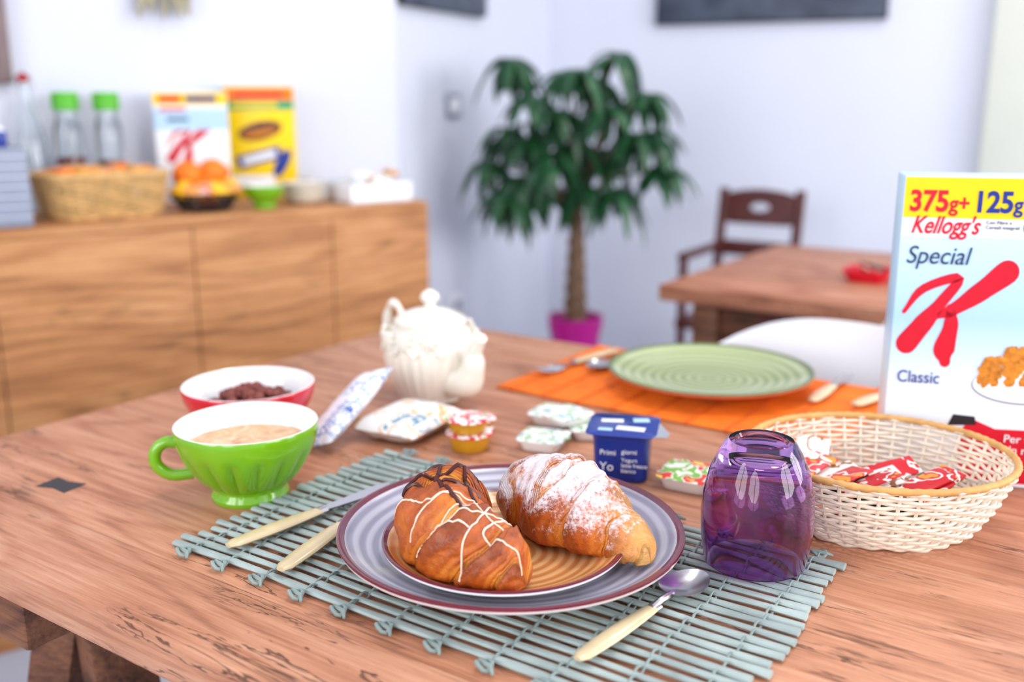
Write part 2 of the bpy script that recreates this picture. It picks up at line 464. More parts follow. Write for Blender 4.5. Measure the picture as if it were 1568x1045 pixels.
for (p0, ang, ops) in ((PC, aF, opF), (PB, aE, opE)):
    for (s0, s1, z0, z1) in ops:
        wn += 1; b = B(); w = s1-s0; h = z1-z0
        for x in (s0+.03, (s0+s1)/2, s1-.03): b.box((.06, .06, h-.002), (x, .06, (z0+z1)/2), M_plastic, bev=.004)
        for z in (z0+.03, z1-.03): b.box((w-.002, .05, .06), ((s0+s1)/2, .06, z), M_plastic, bev=.004)
        b.done('window_%d' % wn, (p0[0], p0[1], 0), ang)
        L = bpy.data.lights.new('window_daylight', 'AREA'); L.shape = 'RECTANGLE'; L.size = w-.1; L.size_y = h-.1
        L.energy = 35 if p0 == PB else 62; L.color = (1.0, .985, .97)
        o = bpy.data.objects.new('window_daylight', L); COL.objects.link(o)
        d = Vector((math.cos(ang), math.sin(ang))); n = Vector((-d.y, d.x))
        pos = Vector(p0)+d*((s0+s1)/2)+n*.11
        o.location = (pos.x, pos.y, (z0+z1)/2)
        o.rotation_euler = Vector((-n.x, -n.y, -.12)).to_track_quat('-Z', 'Z').to_euler()
for i, (x, y) in enumerate(((.3, 1.2), (1.2, 2.3))):  # invented ceiling fixtures out of view, added to carry fill light
    b = B(); b.lathe([(0, 0), (.2, 0), (.22, .02), (.22, .06), (0, .06)], M_plastic, 40); b.done('added_fill_housing', (x, y, H-.061))
    L = bpy.data.lights.new('added_ceiling_fill', 'AREA'); L.shape = 'DISK'; L.size = .4; L.energy = 11; L.color = (1, .96, .9)  # added fill light that brightens the room from above
    o = bpy.data.objects.new('added_ceiling_fill', L); COL.objects.link(o); o.location = (x, y, H-.07)

def on_wall(p0, p1, k, off=0.0):
    d = (Vector(p1)-Vector(p0)).normalized(); n = Vector((d.y, -d.x)); q = Vector(p0)+d*k+n*off
    return q, math.atan2(d.y, d.x)
q, a = on_wall(Q, PC, 1.73, .03)
b = B(); b.box((.46, .06, H-.002), (0, 0, H/2), M_pillar, bev=.004); b.done('wall_pillar', (q.x, q.y, 0), a)
q, a = on_wall(Q, PC, .797, .016)
b = B(); b.box((.765, .03, .62), (0, 0, 0), M_photo, bev=.002); b.box((.775, .02, .63), (0, .004, 0), M_black, bev=.002)
b.done('wall_picture', (q.x, q.y, 1.38+.31), a)
q, a = on_wall(K, Q, .265, .016)
b = B(); b.box((.50, .03, .5), (0, 0, 0), M_photo, bev=.002); b.box((.508, .02, .508), (0, .004, 0), M_black, bev=.002)
b.done('wall_picture', (q.x, q.y, 1.376+.25), a)
q, a = on_wall(K, Q, .325, .006)
b = B(); b.box((.085, .01, .075), (0, 0, 0), M_grey, bev=.003); b.box((.05, .006, .045), (0, -.006, 0), M_plastic, bev=.002); b.done('light_switch', (q.x, q.y, 1.10), a)
b = B(); b.box((.085, .01, .075), (0, 0, 0), M_plastic, bev=.003); b.box((.04, .004, .03), (0, -.006, 0), M_grey, bev=.001); b.done('wall_outlet', (q.x, q.y, .47), a)
dA = (Vector(K)-Vector(PA)); LA = dA.length
q, a = on_wall(PA, K, LA-1.235, .02)
b = B()
M_frame = mk('frame_brown', C(132, 114, 114), .6, var=.1)
for x in (-.21, .21): b.box((.08, .035, .9), (x, 0, .45), M_frame, bev=.004)
for z in (.04, .86): b.box((.34, .033, .08), (0, 0, z), M_frame, bev=.004)
b.box((.34, .012, .74), (0, .005, .45), M_photo)
b.done('framed_mirror', (q.x, q.y, 1.15), a)
q, a = on_wall(PA, K, LA-.63, .03)
b = B(); M_dry = mk('dried_stems', C(170, 164, 138), .8, var=.3)
for i in range(20):
    x = random.uniform(-.08, .08); l = random.uniform(.14, .21)
    b.tube(catmull([(x*.3, 0, .2), (x*.7, -.008, .1), (x, -.01*random.random(), .2-l)], 8), [.004]*4+[.008]*4+[.002], M_dry, 5)
b.tube([(0, 0, .2), (0, 0, .30)], .004, M_dry, 5)
b.done('dried_flower_garland', (q.x, q.y, 1.298), a)

# ------------------------------------------------------------ main dining table
b = B()
u0, u1, v0, v1 = -1.06, .78, .374, 1.28
b.box((u1-u0, v1-v0, .034), ((u0+u1)/2, (v0+v1)/2, TZ-.017), M_table, bev=.004)
for v in (v0+.14, v1-.14): b.box((u1-u0-.36, .03, .09), ((u0+u1)/2, v, TZ-.0805), M_leg, bev=.003)
for u in (-.86, .58):
    b.box((.20 if u < 0 else .13, v1-v0-.03, .055), (u, (v0+v1)/2, TZ-.063), M_leg, bev=.004)
    for sgn, vb in ((-1, v0+.11), (1, v1-.11)):
        for du in (-.035, .035):
            top = Vector((u+du*.5, vb+sgn*-.03, TZ-.088)); bot = Vector((u+du*5.2, vb+sgn*.02, .0))
            d = top-bot; mid = (top+bot)/2
            b.box((.06, .05, d.length), tuple(mid), M_leg, R=d.to_track_quat('Z', 'Y').to_matrix().to_4x4(), bev=.003)
    b.box((.04, v1-v0-.26, .06), (u, (v0+v1)/2, .35), M_leg, bev=.003)
bt = [(-.019, -.013), (0, -.009), (.019, -.013), (.019, .013), (0, .009), (-.019, .013)]
b.poly(bt, .0006, M_dark, T(-.870, .497, TZ-.0001)@RZ(.15))
b.done('dining_table', (0, 0, 0), ANG)

b = B()
b.box((1.35, .71, .034), (.675, .355, TZ-.017), M_table2, bev=.004)
b.box((1.2, .025, .09), (.675, .07, TZ-.08), M_leg, bev=.003); b.box((1.2, .025, .09), (.675, .64, TZ-.08), M_leg, bev=.003)
b.box((.025, .57, .09), (.085, .355, TZ-.08), M_leg, bev=.003); b.box((.025, .57, .09), (1.265, .355, TZ-.08), M_leg, bev=.003)
b.box((.25, .01, .06), (.32, .054, TZ-.08), M_darkwood, bev=.003)
for x in (.085, 1.265):
    for y in (.07, .64): b.box((.055, .055, TZ-.035), (x, y, (TZ-.035)/2), M_leg, bev=.004)
b.done('dining_table', (.298, 1.998, 0), ANG)
b = B()
b.lathe([(0, 0), (.035, 0), (.047, .022), (.048, .026), (.045, .026), (.034, .004), (0, .004)], M_pred, 40, mod=lambda th, r, z: r/((abs(math.cos(th))**4+abs(math.sin(th))**4)**.25))
for i in range(5): b.box((.05, .03, .004), (random.uniform(-.01, .01), random.uniform(-.01, .01), .012+.005*i), M_teared if i % 2 else M_teadk, R=RZ(random.uniform(0, 3))@RX(.25), bev=.001)
b.done('sachet_tray', (.735, 2.03, TZ+.0005), ANG)

# ------------------------------------------------------------ sideboard
SBA = math.radians(36); O = Vector((-.206, 2.445)); SW = Vector((math.cos(SBA), math.sin(SBA))); SN = Vector((-SW.y, SW.x)); SZ = .875
def SB(s, d): p = O-SW*s+SN*d; return (p.x, p.y, SZ+.0008)
b = B()
b.box((1.9, .40, .84), (-.95, .215, .42+.0), M_side, bev=.002)
b.box((1.9, .415, .022), (-.95, .2075, SZ-.011), M_side, bev=.002)
for s0, s1 in ((.0, .2575), (.2600, .5805), (.5830, .97), (.9725, 1.43), (1.4325, 1.9)):
    b.box((s1-s0, .016, .782), (-(s0+s1)/2, .008, .461), M_side, bev=.001)
b.done('sideboard', (O.x, O.y, 0), SBA)

# ------------------------------------------------------------ chairs
def shell_chair(seat_xy, rz, zt=.82):
    b = B(); prof = [(.23, .425), (.20, .44), (.08, .435), (-.06, .43), (-.16, .45), (-.215, .52), (-.235, .62), (-.255, zt-.09), (-.265, zt)]
    wid = [.17, .21, .225, .225, .225, .225, .225, .225, .185]
    p = catmull([(0, y, z) for y, z in prof], 28); w = interp(wid, 28); V = []; F = []; n = 20
    for i in range(29):
        k = min(1, max(0, (i-10)/10))
        for j in range(n+1):
            x = j/n*2-1
            cz = (1-k)*.045*abs(x)**3; cy = k*.09*abs(x)**2.4
            V.append((x*w[i], p[i].y+cy, p[i].z+cz-(.055*((i-22)/6)*abs(x)**3 if i > 22 else 0)))
    for i in range(28):
        for j in range(n):
            a = i*(n+1)+j; F.append([a, a+1, a+n+2, a+n+1])
    b.add(V, F, M_plastic)
    bmesh.ops.recalc_face_normals(b.bm, faces=b.bm.faces)
    bmesh.ops.solidify(b.bm, geom=list(b.bm.faces), thickness=.008)
    for sx in (-1, 1):
        for sy in (-1, 1):
            b.tube([(sx*.12, sy*.10, .415), (sx*.21, sy*.19, 0.0)], [.014, .009], M_leg, 10)
        b.tube([(sx*.12, -.12, .412), (sx*.12, .12, .412)], .008, M_black, 8)
    b.tube([(-.12, .1, .412), (.12, .1, .412)], .008, M_black, 8); b.tube([(-.12, -.1, .412), (.12, -.1, .412)], .008, M_black, 8)
    return b.done('shell_chair', (seat_xy[0], seat_xy[1], 0.0), rz, sharp=60)
shell_chair((.330, 1.158), math.radians(145.5), .808)
shell_chair((.930, 1.74), math.radians(-34.5))

def armchair(xy, rz):
    b = B(); m = M_darkwood; w = .126
    for sx in (-1, 1):
        b.tube(catmull([(sx*w, -.15, 0), (sx*w, -.14, .43), (sx*w, -.155, .62), (sx*w, -.19, .835)], 14), [.017]*15, m, 8)
        b.tube([(sx*w, .15, 0), (sx*w, .15, .64)], .015, m, 8)
        b.box((.035, .33, .022), (sx*w, 0, .65), m, bev=.006)
        b.box((.016, .28, .02), (sx*w, 0, .2), m, bev=.003)
    b.box((.29, .33, .03), (0, 0, .44), m, bev=.008)
    b.box((.24, .018, .02), (0, .15, .26), m, bev=.003); b.box((.24, .018, .02), (0, -.145, .26), m, bev=.003)
    R = RX(math.radians(9)); Mx = T(0, -.178, .77)@R; n = 40
    def ring(f): return [f(2*pi*k/n) for k in range(n)]
    def outer(t):
        c, s_ = math.cos(t), math.sin(t); r = 1/((abs(c)**8+abs(s_)**8)**.125)
        x = c*r*.128; z = s_*r*.048
        if z > 0: z += .018*math.cos(x/.128*pi/2)
        return (x, z)
    def inner(t): return (math.cos(t)*.034, math.sin(t)*.014+.008)
    Vt = []
    for y in (-.01, .01):
        for t in ring(outer): Vt.append((t[0], y, t[1]))
        for t in ring(inner): Vt.append((t[0], y, t[1]))
    F = []
    for k in range(n):
        k2 = (k+1) % n
        F.append([k, k2, n+k2, n+k]); F.append([2*n+k, 3*n+k, 3*n+k2, 2*n+k2])
        F.append([k, 2*n+k, 2*n+k2, k2]); F.append([n+k, n+k2, 3*n+k2, 3*n+k])
    b.add(Vt, F, m, Mx)
    b.box((.255, .016, .05), (0, -.157, .645), m, bev=.004)
    return b.done('wooden_armchair', (xy[0], xy[1], 0), rz)
armchair((.712, 3.09), math.radians(145.5+3))

# ------------------------------------------------------------ plant
b = B()
b.lathe([(0, .0), (.055, 0), (.06, .02), (.075, .40), (.083, .44), (.086, .47), (.079, .47), (.072, .44), (0, .44)], M_pot, 48)
b.lathe([(0, .441), (.071, .441), (.05, .449), (0, .452)], M_soil, 32)
for k in range(3):
    pts = [(.015*math.cos(z*16+k*2.09)*(1.5-z*.9), .015*math.sin(z*16+k*2.09)*(1.5-z*.9), .44+z*.36) for z in [i/20 for i in range(21)]]
    b.tube(pts, [.019-.006*i/20 for i in range(21)], M_trunk, 9)
def leaflet(b, base, ang, L, w, droop, lift):
    n = 8; V = []; F = []; d = Vector((math.cos(ang), math.sin(ang), 0)); sd = Vector((-d.y, d.x, 0))
    for i in range(n+1):
        t = i/n; x = L*(t-.28*t*t*droop); z = lift*L*t-L*droop*.85*t**2
        ww = w*math.sin(pi*min(1, t*.94+.03))**.75*(1 if t < .97 else .1)
        c = base+d*x+Vector((0, 0, z))
        V += [c+sd*ww-Vector((0, 0, ww*.25)), c+Vector((0, 0, ww*.2)), c-sd*ww-Vector((0, 0, ww*.25))]
    for i in range(n):
        a = 3*i; F += [[a, a+1, a+4, a+3], [a+1, a+2, a+5, a+4]]
    b.add(V, F, M_leaf)
hubs = [(-.19, .25), (.10, .27), (-.04, .22), (-.13, .17), (.17, .17), (-.21, .05), (-.07, .13), (.07, .14), (.23, .05), (-.19, -.06), (-.07, -.02), (.09, -.01), (.26, -.04), (-.11, -.13), (.03, -.12), (.13, -.13), (-.21, -.13), (.0, .03), (.15, .06), (-.14, .06), (-.27, -.05), (.05, .20)]
cz = .980
for (dx, dz) in hubs:
    for rep in range(2):
        rr = math.sqrt(max(0, .27**2-min(dx*dx, .06)))*.8
        dy = random.uniform(-rr, rr*.5)
        hx = dx+random.uniform(-.02, .02); hz = cz+dz+random.uniform(-.03, .01)
        hub = Vector((hx, dy, hz))
        b.tube(catmull([(0, 0, .78), (hx*.35, dy*.35, .80+(hz-.78)*.6), tuple(hub)], 8), [.007-.0006*i for i in range(9)], M_trunk if rep else M_leaf, 5)
        a0 = random.uniform(0, 6.28); nl = random.choice((6, 7))
        for k in range(nl):
            leaflet(b, hub, a0+k*2*pi/nl+random.uniform(-.15, .15), random.uniform(.11, .165), random.uniform(.015, .022), random.uniform(.8, 1.45), random.uniform(.0, .3))
b.done('potted_money_tree', (.195, 3.0, 0.0005), 0, sharp=70, recalc=False)

# ------------------------------------------------------------ cereal boxes
def kshape(b, M):
    A = [(6, 50), (22, 72), (54, 83), (40, 60), (24, 38), (11, 20)]
    b.ribbon(A, (4, 8, 9, 11, 18, 20), .0006, M_pred, M)
    Bq = [(97, 90), (76, 72), (52, 54), (36, 46)]
    b.ribbon(Bq, (22, 18, 12, 5), .0006, M_pred, M)
    Cq = [(49, 55), (51, 38), (47, 16), (49, 4)]
    b.ribbon(Cq, (8, 14, 20, 10), .0006, M_pred, M)
FR = RX(pi/2)

b = B(); W_, D_, H_ = .19, .055, .294
b.box((W_, D_, H_), (W_/2, D_/2, H_/2), M_face, bev=.0012)
b.box((W_-.001, .0006, .037), (W_/2, -.0003, H_-.0195), M_yellow)
b.box((W_-.001, .0006, .0165), (W_/2, -.0003, H_-.047), M_pwhite)
kshape(b, FR@T(.0035, .116, 0)@Matrix.Diagonal((.00094, .00102, 1, 1)))
pts = [(.072, 0.004), (.188, .004), (.188, .062), (.14, .058), (.10, .057), (.078, .066), (.068, .05)]
b.poly(pts, .0006, M_pred, FR)
b.poly([(.058, .058), (.083, .060), (.081, .068), (.062, .069)], .0008, M_black, FR)
b.lathe([(0, .0006), (.044, .0006)], M_grey, 40, M=FR@T(.119, .100, 0)@Matrix.Diagonal((1, .40, 1, 1)))
b.lathe([(0, .0008), (.043, .0008)], M_pwhite, 40, M=FR@T(.119, .101, 0)@Matrix.Diagonal((1, .39, 1, 1)))
for i in range(120):
    t = random.uniform(0, pi); r = random.random()**.5
    x = .118+math.cos(t)*.038*r; z = .102+math.sin(t)*.036*r
    b.sphere(.0058, (x, -.0010, z), M_flake, sc=(random.uniform(.6, 1.3), .12, random.uniform(.5, .9)), sub=1, R=RY(random.uniform(0, 3)))
b.lathe([(0, .001), (.0085, .001)], M_pgreen, 24, M=FR@T(.112, .249, 0))
BXA = math.radians(-14)
cb = b.done('cereal_box', (.362, .925, TZ+.0005), BXA)
y_ = -.0012
text('label_weight', '375', .0265, M_pred, cb, (.005, y_, .2625), bold=.0008, sx=.86)
text('label_gram', 'g+', .0200, M_pred, cb, (.0395, y_, .2630), bold=.0004, sx=.86)
text('label_extra', '125', .0265, M_pblue, cb, (.0595, y_, .2625), bold=.0008, sx=.86)
text('label_extra_gram', 'g', .0200, M_pblue, cb, (.0940, y_, .2630), bold=.0004, sx=.86)
text('label_free', 'GRATIS', .0265, M_pblue, cb, (.105, y_, .2625), bold=.0006, sx=.82)
text('label_brand', "Kellogg's", .0225, M_pred, cb, (.008, y_, .2420), shear=.35, bold=.0004, sx=.73)
text('label_title', 'Special', .0235, M_pnavy, cb, (.006, y_, .2135), shear=.22, sx=.86)
text('label_kind', 'Classic', .0165, M_pblue, cb, (.008, y_, .0985), shear=.0, sx=.84)
text('label_note', 'Con Fibre e\nCereali integrali', .0045, M_pnavy, cb, (.072, y_, .2515))
text('label_for', 'Per te\nUn ricco', .011, M_pwhite, cb, (.108, y_, .045))

b = B(); bw_ = .166
b.box((bw_, .05, .258), (0, .025, .129), M_pwhite, bev=.001)
b.box((bw_-.001, .001, .028), (0, -.0004, .242), M_yellow)
b.box((.07, .0012, .014), (.025, -.0010, .242), M_pblue)
b.box((.05, .0012, .014), (-.045, -.0014, .242), M_pred)
b.box((bw_-.001, .001, .05), (0, -.0002, .195), M_plblue)
b.box((.06, .0012, .008), (-.04, -.0008, .218), M_pred); b.box((.05, .0012, .008), (-.03, -.0008, .195), M_pnavy)
kshape(b, FR@T(-.062, .082, 0)@Matrix.Diagonal((.00105, .0011, 1, 1)))
b.sphere(.028, (.055, -.0005, .07), M_orange, sc=(1, .05, .8))
b.done('cereal_box', SB(.468, .295), math.radians(14))
b = B()
b.box((.168, .05, .272), (0, .025, .136), M_yellow, bev=.001)
b.box((.167, .001, .03), (0, -.0004, .253), M_orange)
b.box((.12, .0014, .010), (0, -.0010, .253), M_pred)
b.box((.167, .001, .022), (0, -.0004, .227), M_pgreen)
b.box((.11, .0014, .010), (-.01, -.0010, .228), M_yellow)
b.sphere(.052, (.0, -.001, .165), M_pbrown, sc=(1.1, .03, .45), R=RY(-.2))
b.sphere(.045, (.0, -.0012, .16), M_flake, sc=(1.1, .04, .22), R=RY(-.2))
b.box((.11, .0018, .032), (-.005, -.001, .10), M_pblue, R=RY(-.25)); b.box((.085, .002, .016), (-.005, -.0012, .10), M_pwhite, R=RY(-.25))
b.sphere(.04, (.05, -.0008, .085), M_pblue, sc=(.4, .03, 1.0), R=RY(.5))
b.box((.10, .001, .03), (-.02, -.0004, .04), M_pwhite)
b.box((.003, .0505, .27), (-.0845, .025, .136), M_pgreen)
b.done('cereal_box', SB(.288, .322), math.radians(8))

# ------------------------------------------------------------ placemats
def placemat(name, loc, ang, Lx, Ly, n, halfw, th, mat, cord, ncord, jag, knots=True):
    b = B(); pitch = Ly/n
    for i in range(n):
        y = (i+.5)*pitch; e0 = random.uniform(-jag, jag*.3); e1 = random.uniform(-jag*.3, jag); pts = []
        ns = 14; ph = random.uniform(0, 6)
        for k in range(ns+1):
            x = e0+(Lx+e1-e0)*k/ns
            pts.append((x, y+pitch*.10*math.sin(k*.9+ph), th+.0004*math.sin(k*1.3+ph)))
        wv = random.uniform(.85, 1.1)
        b.tube(pts, [halfw*wv*(1+.16*math.sin(k*2.1+ph))*(1.25 if k in (0, ns) and knots else 1) for k in range(ns+1)], mat, 8, flat=th/halfw, up=(0, 0, 1))
    for c in range(ncord):
        x = Lx*(c+.5)/ncord
        for par in (0, 1):
            pts = [(x+(par-.5)*.0022, -.003+(Ly+.006)*k/(n*4), th+.0001+(th+.0008)*math.cos(pi*(k/4.0)+par*pi)) for k in range(n*4+1)]
            pts = [(p[0], p[1], max(.0004, p[2])) for p in pts]
            b.tube(pts, .0009, cord, 5)
        if knots:
            for ye, sg in ((-.004, -1), (Ly+.004, 1)):
                b.tube([(x+.0055*math.cos(t), ye+sg*.001+.0045*math.sin(t), .0035+.002*math.sin(t*2)) for t in [2*pi*k/10 for k in range(10)]], .0016, cord, 6, closed=True)
                b.tube([(x-.005, ye, .0045), (x+.006, ye+.002*sg, .0045), (x+.010, ye+.006*sg, .002)], [.0018, .0018, .001], cord, 6)
    # rest the lowest point exactly at the object's origin plane
    mz = min(v.co.z for v in b.bm.verts)
    for v in b.bm.verts: v.co.z -= mz
    return b.done(name, loc, ang, weld=False), max(v.co.z for v in b.bm.verts) if b.bm.is_valid else 0
placemat('reed_placemat', (-.282, .763, TZ+.0003), math.radians(-34), .472, .275, 23, .0034, .0020, M_mat, M_cord, 11, .008)
placemat('reed_placemat', (-.020, 1.236, TZ+.0003), ANG, .435, .27, 58, .0021, .0012, M_omat, M_ocord, 9, .002, False)
MT = TZ+.0079

# ------------------------------------------------------------ plates
def plate(name, loc, R, h, top, rim, under, foot=.55, well=.62):
    b = B()
    prof = [(0, .003), (R*foot-.004, .003), (R*foot-.002, 0), (R*foot+.002, 0), (R*foot+.004, .004), (R*.8, h*.42), (R*.95, h*.72), (R*.995, h*.84), (R*1.002, h*.93), (R*.999, h), (R*.985, h*1.01), (R*.955, h*.93), (R*.85, h*.66), (R*well+.006, h*.43), (R*well-.004, h*.34), (R*.4, h*.32), (0, h*.32)]
    mats = [under]*8+[rim]*3+[top]*5
    b.lathe(prof, top, 96, mats=mats)
    return b.done(name, loc)
plate('dinner_plate', (-.001, .734, MT), .1365, .026, M_plate, M_rimred, M_under)
P2 = MT+.026*.34+.0006
plate('dessert_plate', (-.006, .706, P2), .0930, .021, M_plate_in, M_rimred, M_white, .55, .66)
plate('dinner_plate', (.254, 1.238, TZ+.0056), .130, .0235, M_gplate, M_greenrim, M_oplate)

# ------------------------------------------------------------ croissants
def croissant(name, path, rad, mat, layers, hz, zbase, seed, ridge=.17, skew=.5, lump=.09):
    n = 240; seg = 72; P = catmull([(x, y, 0) for x, y in path], n); R = interp(rad, n)
    bm = bmesh.new(); ly = bm.verts.layers.float.new('ridge'); rows = []
    for i in range(n+1):
        t = P[min(i+1, n)]-P[max(i-1, 0)]; t.normalize(); sd = Vector((-t.y, t.x, 0))
        cap = min(1, math.sqrt(max(0, 1-(1-min(1, i/9))**2)))*min(1, math.sqrt(max(0, 1-(1-min(1, (n-i)/9))**2)))
        row = []
        for j in range(seg):
            a = 2*pi*j/seg
            q = P[i]*26+Vector((math.cos(a), math.sin(a), seed))*.7
            u = i/n
            dirn = 1 if u < .42 else -1
            ph = ((u if dirn > 0 else .84-u)+.3)*layers+skew*.5*math.sin(a+.6)+.5*noise.noise(q)
            sw = ph % 1.0
            prof = sw**.45 if sw < .90 else (1-(sw-.90)/.10)*(.90**.45)
            r = R[i]*(1-ridge+ridge*1.15*prof)*(.08+.92*cap)
            r *= 1+lump*noise.noise(q*1.7)+.06*noise.noise(q*5)+.018*noise.noise(q*19)
            ca, sa = math.cos(a), math.sin(a)
            z = sa*r*hz
            if sa < 0: z = -r*hz*.62*(1-(1-abs(sa))**2)
            co = P[i]+sd*ca*r+Vector((0, 0, z))
            v = bm.verts.new(co); v[ly] = prof; row.append(v)
        rows.append(row)
    for i in range(n):
        for j in range(seg):
            f = bm.faces.new([rows[i][j], rows[i][(j+1) % seg], rows[i+1][(j+1) % seg], rows[i+1][j]]); f.smooth = True
    bm.faces.new(rows[0]); bm.faces.new(rows[-1][::-1])
    mz = min(v.co.z for v in bm.verts)
    for v in bm.verts: v.co.z -= mz
    for i in range(n+1):
        m0 = min(v.co.z for v in rows[i])
        for v in rows[i]: v.co.z -= m0*.8
    bmesh.ops.recalc_face_normals(bm, faces=bm.faces)
    me = bpy.data.meshes.new(name); bm.to_mesh(me)
    tree = BVHTree.FromBMesh(bm); bm.free(); me.materials.append(mat)
    o = bpy.data.objects.new(name, me); COL.objects.link(o); o.location = (0, 0, zbase)
    return o, tree
CZ = P2+.021*.32+.0008
c1, t1 = croissant('chocolate_croissant', [(-.036, .756), (-.047, .728), (-.050, .693), (-.036, .665), (-.010, .648), (.010, .638)], [.019, .031, .036, .032, .025, .017], M_cr1, 5.2, 1.18, CZ, 1.3, .20, .8, .18)
c2, t2 = croissant('sugared_croissant', [(.008, .788), (.018, .764), (.040, .735), (.064, .711), (.084, .692), (.102, .674)], [.018, .033, .039, .034, .022, .012], M_cr2, 5.6, 1.05, CZ, 4.1, .19, .6, .08)
b = B()
def drizzle(pts, r, m):
    P = catmull([(x, y, 0) for x, y in pts], 160); run = []
    def flush():
        if len(run) > 4: b.tube(list(run), [r*(.7+.5*abs(noise.noise(p*120))) for p in run], m, 6)
        run.clear()
    for p in P:
        h = t1.ray_cast(Vector((p.x, p.y, .2)), Vector((0, 0, -1)))
        if h[0] is None or h[0].z < .008: flush()
        else:
            q = h[0]+Vector((0, 0, .0004))
            if run and (q-run[-1]).length > .016: flush()
            run.append(q)
    flush()
drizzle([(-.09, .69), (-.06, .668), (-.02, .675), (-.05, .650), (-.03, .640)], .0009, M_icing)
drizzle([(-.07, .650), (-.03, .652), (.0, .665), (-.02, .640), (.005, .632), (.02, .645)], .0009, M_icing)
drizzle([(-.04, .625), (-.02, .655), (-.012, .69)], .0009, M_icing)
drizzle([(-.075, .66), (-.04, .668), (-.005, .645)], .0008, M_icing)
drizzle([(-.080, .706), (-.055, .712), (-.022, .706), (-.055, .696), (-.080, .690), (-.052, .684), (-.024, .688)], .0021, M_choc)
drizzle([(-.030, .735), (-.048, .712), (-.056, .690), (-.046, .672), (-.036, .660)], .0021, M_choc)
drizzle([(-.055, .735), (-.038, .712), (-.034, .690), (-.026, .674)], .0018, M_choc)
b.done('icing_drizzle', (0, 0, 0), parent=c1, weld=False)

# ------------------------------------------------------------ purple tumbler (upside down)
b = B()
prof = [(.0385, 0), (.0395, .001), (.0425, .02), (.0435, .04), (.042, .058), (.0378, .076), (.0315, .090), (.0270, .0975), (.0245, .100), (.0205, .100), (.0185, .097), (0, .097)]
inner = [(0, .086), (.020, .086), (.028, .081), (.0350, .072), (.0395, .057), (.041, .04), (.040, .02), (.0372, .001), (.0385, 0)]
b.lathe(prof, M_purple, 96); b.lathe(inner, M_purple, 96)
b.done('purple_tumbler', (.1915, .725, MT+.0003))

# ------------------------------------------------------------ cutlery
def cutlery(name, p0, p1, z, kind):
    d = Vector((p1[0]-p0[0], p1[1]-p0[1])); L = d.length; b = B(); hl = L*(.56 if kind != 'knife' else .52)
    w = .0085 if kind != 'teaspoon' else .0072
    n = 16; pts = [(hl*i/n, 0, .0045) for i in range(n+1)]
    b.tube(pts, [w*(.55+.45*math.sin(pi*min(1, (i/n)*.72+.16))) * (.6 if i == 0 else 1) for i in range(n+1)], M_handle, 14, flat=.42, up=(0, 0, 1))
    b.tube([(hl-.002, 0, .0045), (hl+.006, 0, .0045)], w*.66, M_steel, 12, flat=.5, up=(0, 0, 1))
    if kind == 'knife':
        bl = [(hl+.004, -.004), (hl+.02, -.006), (L*.8, -.009), (L*.95, -.008), (L, .002), (L*.95, .006), (hl+.02, .005), (hl+.004, .004)]
        b.poly(bl, .0016, M_steel, T(0, 0, .0036))
    elif kind == 'fork':
        b.tube(catmull([(hl, 0, .0045), (L*.70, 0, .0050), (L*.78, 0, .004)], 8), [.003]*4+[.0035, .006, .010, .0115, .0115], M_steel, 8, flat=.20, up=(0, 0, 1))
        for k in range(4):
            y = (k-1.5)*.0062
            b.tube(catmull([(L*.77, y, .004), (L*.87, y, .003), (L, y*.9, .0070)], 8), [.0021]*8+[.0009], M_steel, 6)
    else:
        bl = L*.30 if kind == 'teaspoon' else L*.28; c0 = L-bl
        b.tube(catmull([(hl, 0, .0045), ((hl+c0)/2, 0, .006), (c0+.004, 0, .0055)], 8), .0026, M_steel, 8)
        V = []; F = []; nr, ns = 8, 28; bw = bl*.36
        for s_ in (0, 1):
            o = len(V); V.append((c0+bl/2, 0, .0008+s_*.0008))
            for r in range(1, nr+1):
                q = r/nr
                for k in range(ns):
                    a = 2*pi*k/ns; ex = math.cos(a)*bl/2*q; ey = math.sin(a)*bw*q*(1-.18*math.cos(a))
                    V.append((c0+bl/2+ex, ey, .0008+s_*.0008+.0062*q*q))
            for k in range(ns): F.append([o, o+1+k, o+1+(k+1) % ns])
            for r in range(nr-1):
                for k in range(ns):
                    a = o+1+r*ns+k; c = o+1+r*ns+(k+1) % ns; F.append([a, a+ns, c+ns, c])
        o2 = len(V)//2
        for k in range(ns):
            a = 1+(nr-1)*ns+k; c = 1+(nr-1)*ns+(k+1) % ns; F.append([a, c, o2+c, o2+a])
        b.add(V, F, M_steel)
    return b.done(name, (p0[0], p0[1], z), rot=(0, 0, math.atan2(d.y, d.x)))
cutlery('teaspoon', (.042, .574), (.144, .692), MT-.0004, 'teaspoon')
cutlery('table_knife', (-.229, .742), (-.113, .878), MT-.0004, 'knife')
cutlery('table_fork', (-.177, .700), (-.118, .850), MT-.0004, 'fork')
cutlery('table_fork', (.152, 1.408), (.036, 1.284), TZ+.0048, 'fork')
cutlery('table_spoon', (.212, 1.420), (.104, 1.298), TZ+.0048, 'teaspoon')
cutlery('table_knife', (.362, 1.152), (.448, 1.275), TZ+.0048, 'knife')
cutlery('table_knife', (.408, 1.136), (.50, 1.215), TZ+.0048, 'knife')

